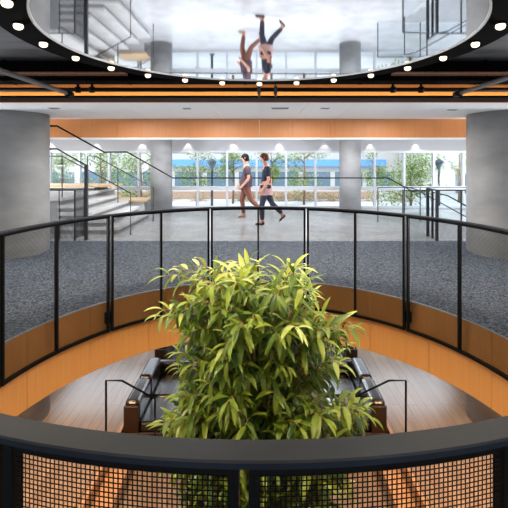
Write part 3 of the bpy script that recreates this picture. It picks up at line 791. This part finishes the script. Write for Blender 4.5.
def cloud(mb, c, rad, n, L, rr, tmin=.05, tmax=.95):
    for _ in range(n):
        while True:
            q = Vector((rr.uniform(-1, 1), rr.uniform(-1, 1), rr.uniform(-1, 1)))
            if .25 < q.length < 1: break
        p = Vector(c) + Vector((q.x*rad[0], q.y*rad[1], q.z*rad[2]))
        d = Vector((rr.uniform(-1, 1), rr.uniform(-1, 1), rr.uniform(-.9, .5))).normalized(); n_ = Vector((rr.uniform(-.6, .6), rr.uniform(-.6, .6), 1))
        s = d.cross(n_).normalized(); l = L*rr.uniform(.7, 1.3)
        mb.add([p, p+d*l*.5-s*l*.22, p+d*l, p+d*l*.5+s*l*.22], [(0, 1, 2, 3)], 0, False, rr.uniform(tmin, tmax))
def tree(u, d, vtop, vbot, w, n, label, seed, L=.16, lean=0, low=0):
    rr = random.Random(seed)
    c = P(u, (vtop+vbot)/2, d); hz = abs(P(u, vtop, d).z - P(u, vbot, d).z)/2
    t = thing('tree', label, 'tree', (c.x, d, ZG), 'young trees outside the windows')
    q = MB(); top = Vector((c.x, d, c.z+hz*.7))
    q.tube([(c.x, d, ZG), (c.x+.05, d, c.z-hz*.4), tuple(top)], [.06, .045, .015], 8)
    blobs = []
    for k in range(9):
        a = rr.uniform(0, 6.28); f = rr.uniform(.3, .75)
        e = Vector((c.x + w*f*math.cos(a), d + w*.7*f*math.sin(a), c.z + hz*rr.uniform(-.75, .8)))
        b_ = Vector((c.x, d, min(e.z-.3, c.z+hz*.4))); q.tube([b_, b_.lerp(e, .6)+Vector((0, 0, .08)), e], [.025, .016, .006], 5); blobs.append(e)
    q.build('trunk', M['bark'], t)
    q = MB()
    for e in blobs: cloud(q, e, (w*.42, w*.35, hz*.36), n//9, L, rr)
    q.build('foliage', M['treeleaf'], t)
for a in ((197, 18.2, 146, 188, .95, 1700, 'young green tree outside between the left rear column and the lamp post', 1),
          (233, 20, 147, 190, 1.0, 1700, 'young green tree outside, just left of the walker in rust trousers', 10),
          (140, 16.6, 138, 204, .95, 2200, 'green tree outside between the handrails and the left rear column', 2),
          (100, 18.6, 138, 196, 1.2, 2600, 'green tree outside the windows above the concrete stairs', 3),
          (271, 17.6, 146, 188, .8, 1000, 'thin green tree outside, behind the walker in the navy top', 4),
          (304, 19.5, 144, 192, 1.2, 2000, 'pale green tree outside between the walkers and the right rear column', 5),
          (374, 19.5, 146, 185, .75, 1000, 'small pale tree outside just right of the right rear column', 7),
          (410, 16.4, 142, 226, 1.75, 3800, 'tall airy green tree outside left of the paired guard posts', 6),
          (459, 20.5, 150, 180, .45, 450, 'small green tree outside near the right column', 8),
          (62, 20, 144, 192, .9, 1300, 'green tree outside glimpsed beside the left column', 9)):
    tree(*a, L=.115)
rr = random.Random(5); q = MB()
for k in range(110): cloud(q, (rr.uniform(-15, 8), rr.uniform(20.9, 21.7), ZG+.20), (.5, .35, .30), 55, .13, rr)
tag(q.build('low_shrubs', M['shrubleaf']), 'low reddish and green shrubs planted along the garden wall outside', 'shrubs', kind='stuff')
def street_lamp(u, d, label):
    c = P(u, 170, d); t = thing('street_lamp', label, 'street lamp', (c.x, d, ZG))
    q = MB(); q.lathe([(0, 0), (.12, 0), (.10, .12), (.05, .16), (.04, 1.75), (.05, 1.8), (0, 1.8)], (c.x, d, ZG), 16); q.build('pole', M['darksteel'], t)
    q = MB(); q.lathe([(.05, 1.78), (.14, 2.02), (.15, 2.06), (.0001, 2.06)], (c.x, d, ZG), 16); q.build('lantern', M['winblue'], t)
    q = MB(); q.lathe([(.20, 2.06), (.18, 2.10), (.03, 2.20), (.0001, 2.22)], (c.x, d, ZG), 16); q.build('lamp_cap', M['darksteel'], t)
street_lamp(212, 15.6, 'dark street lamp outside the window left of the walkers')
street_lamp(439, 15.6, 'dark street lamp outside the window near the right column')

# ------------------------------------------------------------------ light
W = bpy.data.worlds.new('sky'); S.world = W; W.use_nodes = True
bg = W.node_tree.nodes['Background']; bg.inputs['Color'].default_value = (.80, .90, 1.0, 1); bg.inputs['Strength'].default_value = 3.4
def lamp(name, kind, loc, energy, col=(1, 1, 1), rot=(0, 0, 0), **kw):
    l = bpy.data.lights.new(name, kind); l.energy = energy; l.color = col
    for k_, v_ in kw.items(): setattr(l, k_, v_)
    o = bpy.data.objects.new(name, l); o.location = loc; o.rotation_euler = rot; C.objects.link(o); return o
lamp('sun', 'SUN', (0, -10, 20), 2.6, (1, .95, .88), (D(42), 0, D(-18)), angle=.01)
for k in range(24):
    a = k*STEP
    lamp('downlight_beam', 'SPOT', (R_LAMP*math.sin(a), RCY+R_LAMP*math.cos(a), H_RING-.065), 46, (1, .84, .60), spot_size=D(150), spot_blend=.6, shadow_soft_size=.04)
for x in (-6., -2.4, -.8, .8, 2.4, 6.):
    lamp('soffit_fill', 'AREA', (x, 7.0, H_SOF-.02), 30, (1, .96, .9), size=.5)  # added fill under the soffit, no fixture there
    lamp('hall_fill', 'AREA', (x, 10.6, H_SOF-.02), 56, (.97, .98, 1), size=.8)  # unseen fill added to brighten the far hall
for n in range(-4, 6):
    lamp('window_washer', 'SPOT', (-2.30+1.453*n+.02, YW-.12, 2.30), 24, (1, .97, .92), spot_size=D(60), spot_blend=.2, shadow_soft_size=.01)
for x in (-4.1, 4.1):  # unseen lights added to brighten the lower floor and columns, without fixtures
    lamp('lounge_fill', 'AREA', (x, 11.7, Z_CEIL2-.03), 95, (.80, .90, 1), shape='RECTANGLE', size=2.8, size_y=2.2)
    lamp('lounge_fill', 'AREA', (x, 5.6, Z_CEIL2-.03), 34, (1, .97, .92), size=1.)
for x in (-1.5, 0, 1.5): lamp('lounge_fill', 'AREA', (x, 10.6, Z_CEIL2-.03), 85, (.80, .90, 1), size=1.2)
for x in (-2.75, 2.75): lamp('lounge_fill', 'AREA', (x, 4.9, Z_CEIL2-.03), 85, (1, .60, .30), size=.5)  # warm fill added for the floor behind the near mesh
for x in (-2.9, 2.9): lamp('lounge_fill', 'AREA', (x, 6.3, Z_CEIL2-.03), 22, (1, .90, .78), size=.5)
for s_ in (-1, 1):
    lamp('side_fill', 'AREA', (s_*(XW-.1), 6.8, 1.1), 850, (.95, .97, 1), (D(112), 0, D(90*s_)), shape='RECTANGLE', size=2.4, size_y=1.8)  # out-of-view fill added to lift the soffit
lamp('rear_fill', 'AREA', (0, YB+.1, 1.35), 300, (.90, .95, 1), (D(96), 0, 0), shape='RECTANGLE', size=14, size_y=2.3)  # fill added behind the camera to light the bulkhead and soffit

cam = bpy.data.cameras.new('camera'); cam.sensor_width = 36; cam.lens = 36*F/508
cam.shift_x = -(U0-254)/508; cam.shift_y = -(254-V0)/508; cam.clip_start = .02
co = bpy.data.objects.new('camera', cam); co.location = (0, 0, EYE); co.rotation_euler = (PI/2, 0, 0); C.objects.link(co); S.camera = co
S.view_settings.view_transform = 'Standard'; S.view_settings.look = 'None'; S.view_settings.gamma = 1; S.view_settings.use_curve_mapping = False
S.view_settings.exposure = 0.
S.cycles.use_denoising = True
S.cycles.max_bounces = 8; S.cycles.transparent_max_bounces = 16
for o in bpy.data.objects:
    if '_o' in o: del o['_o']
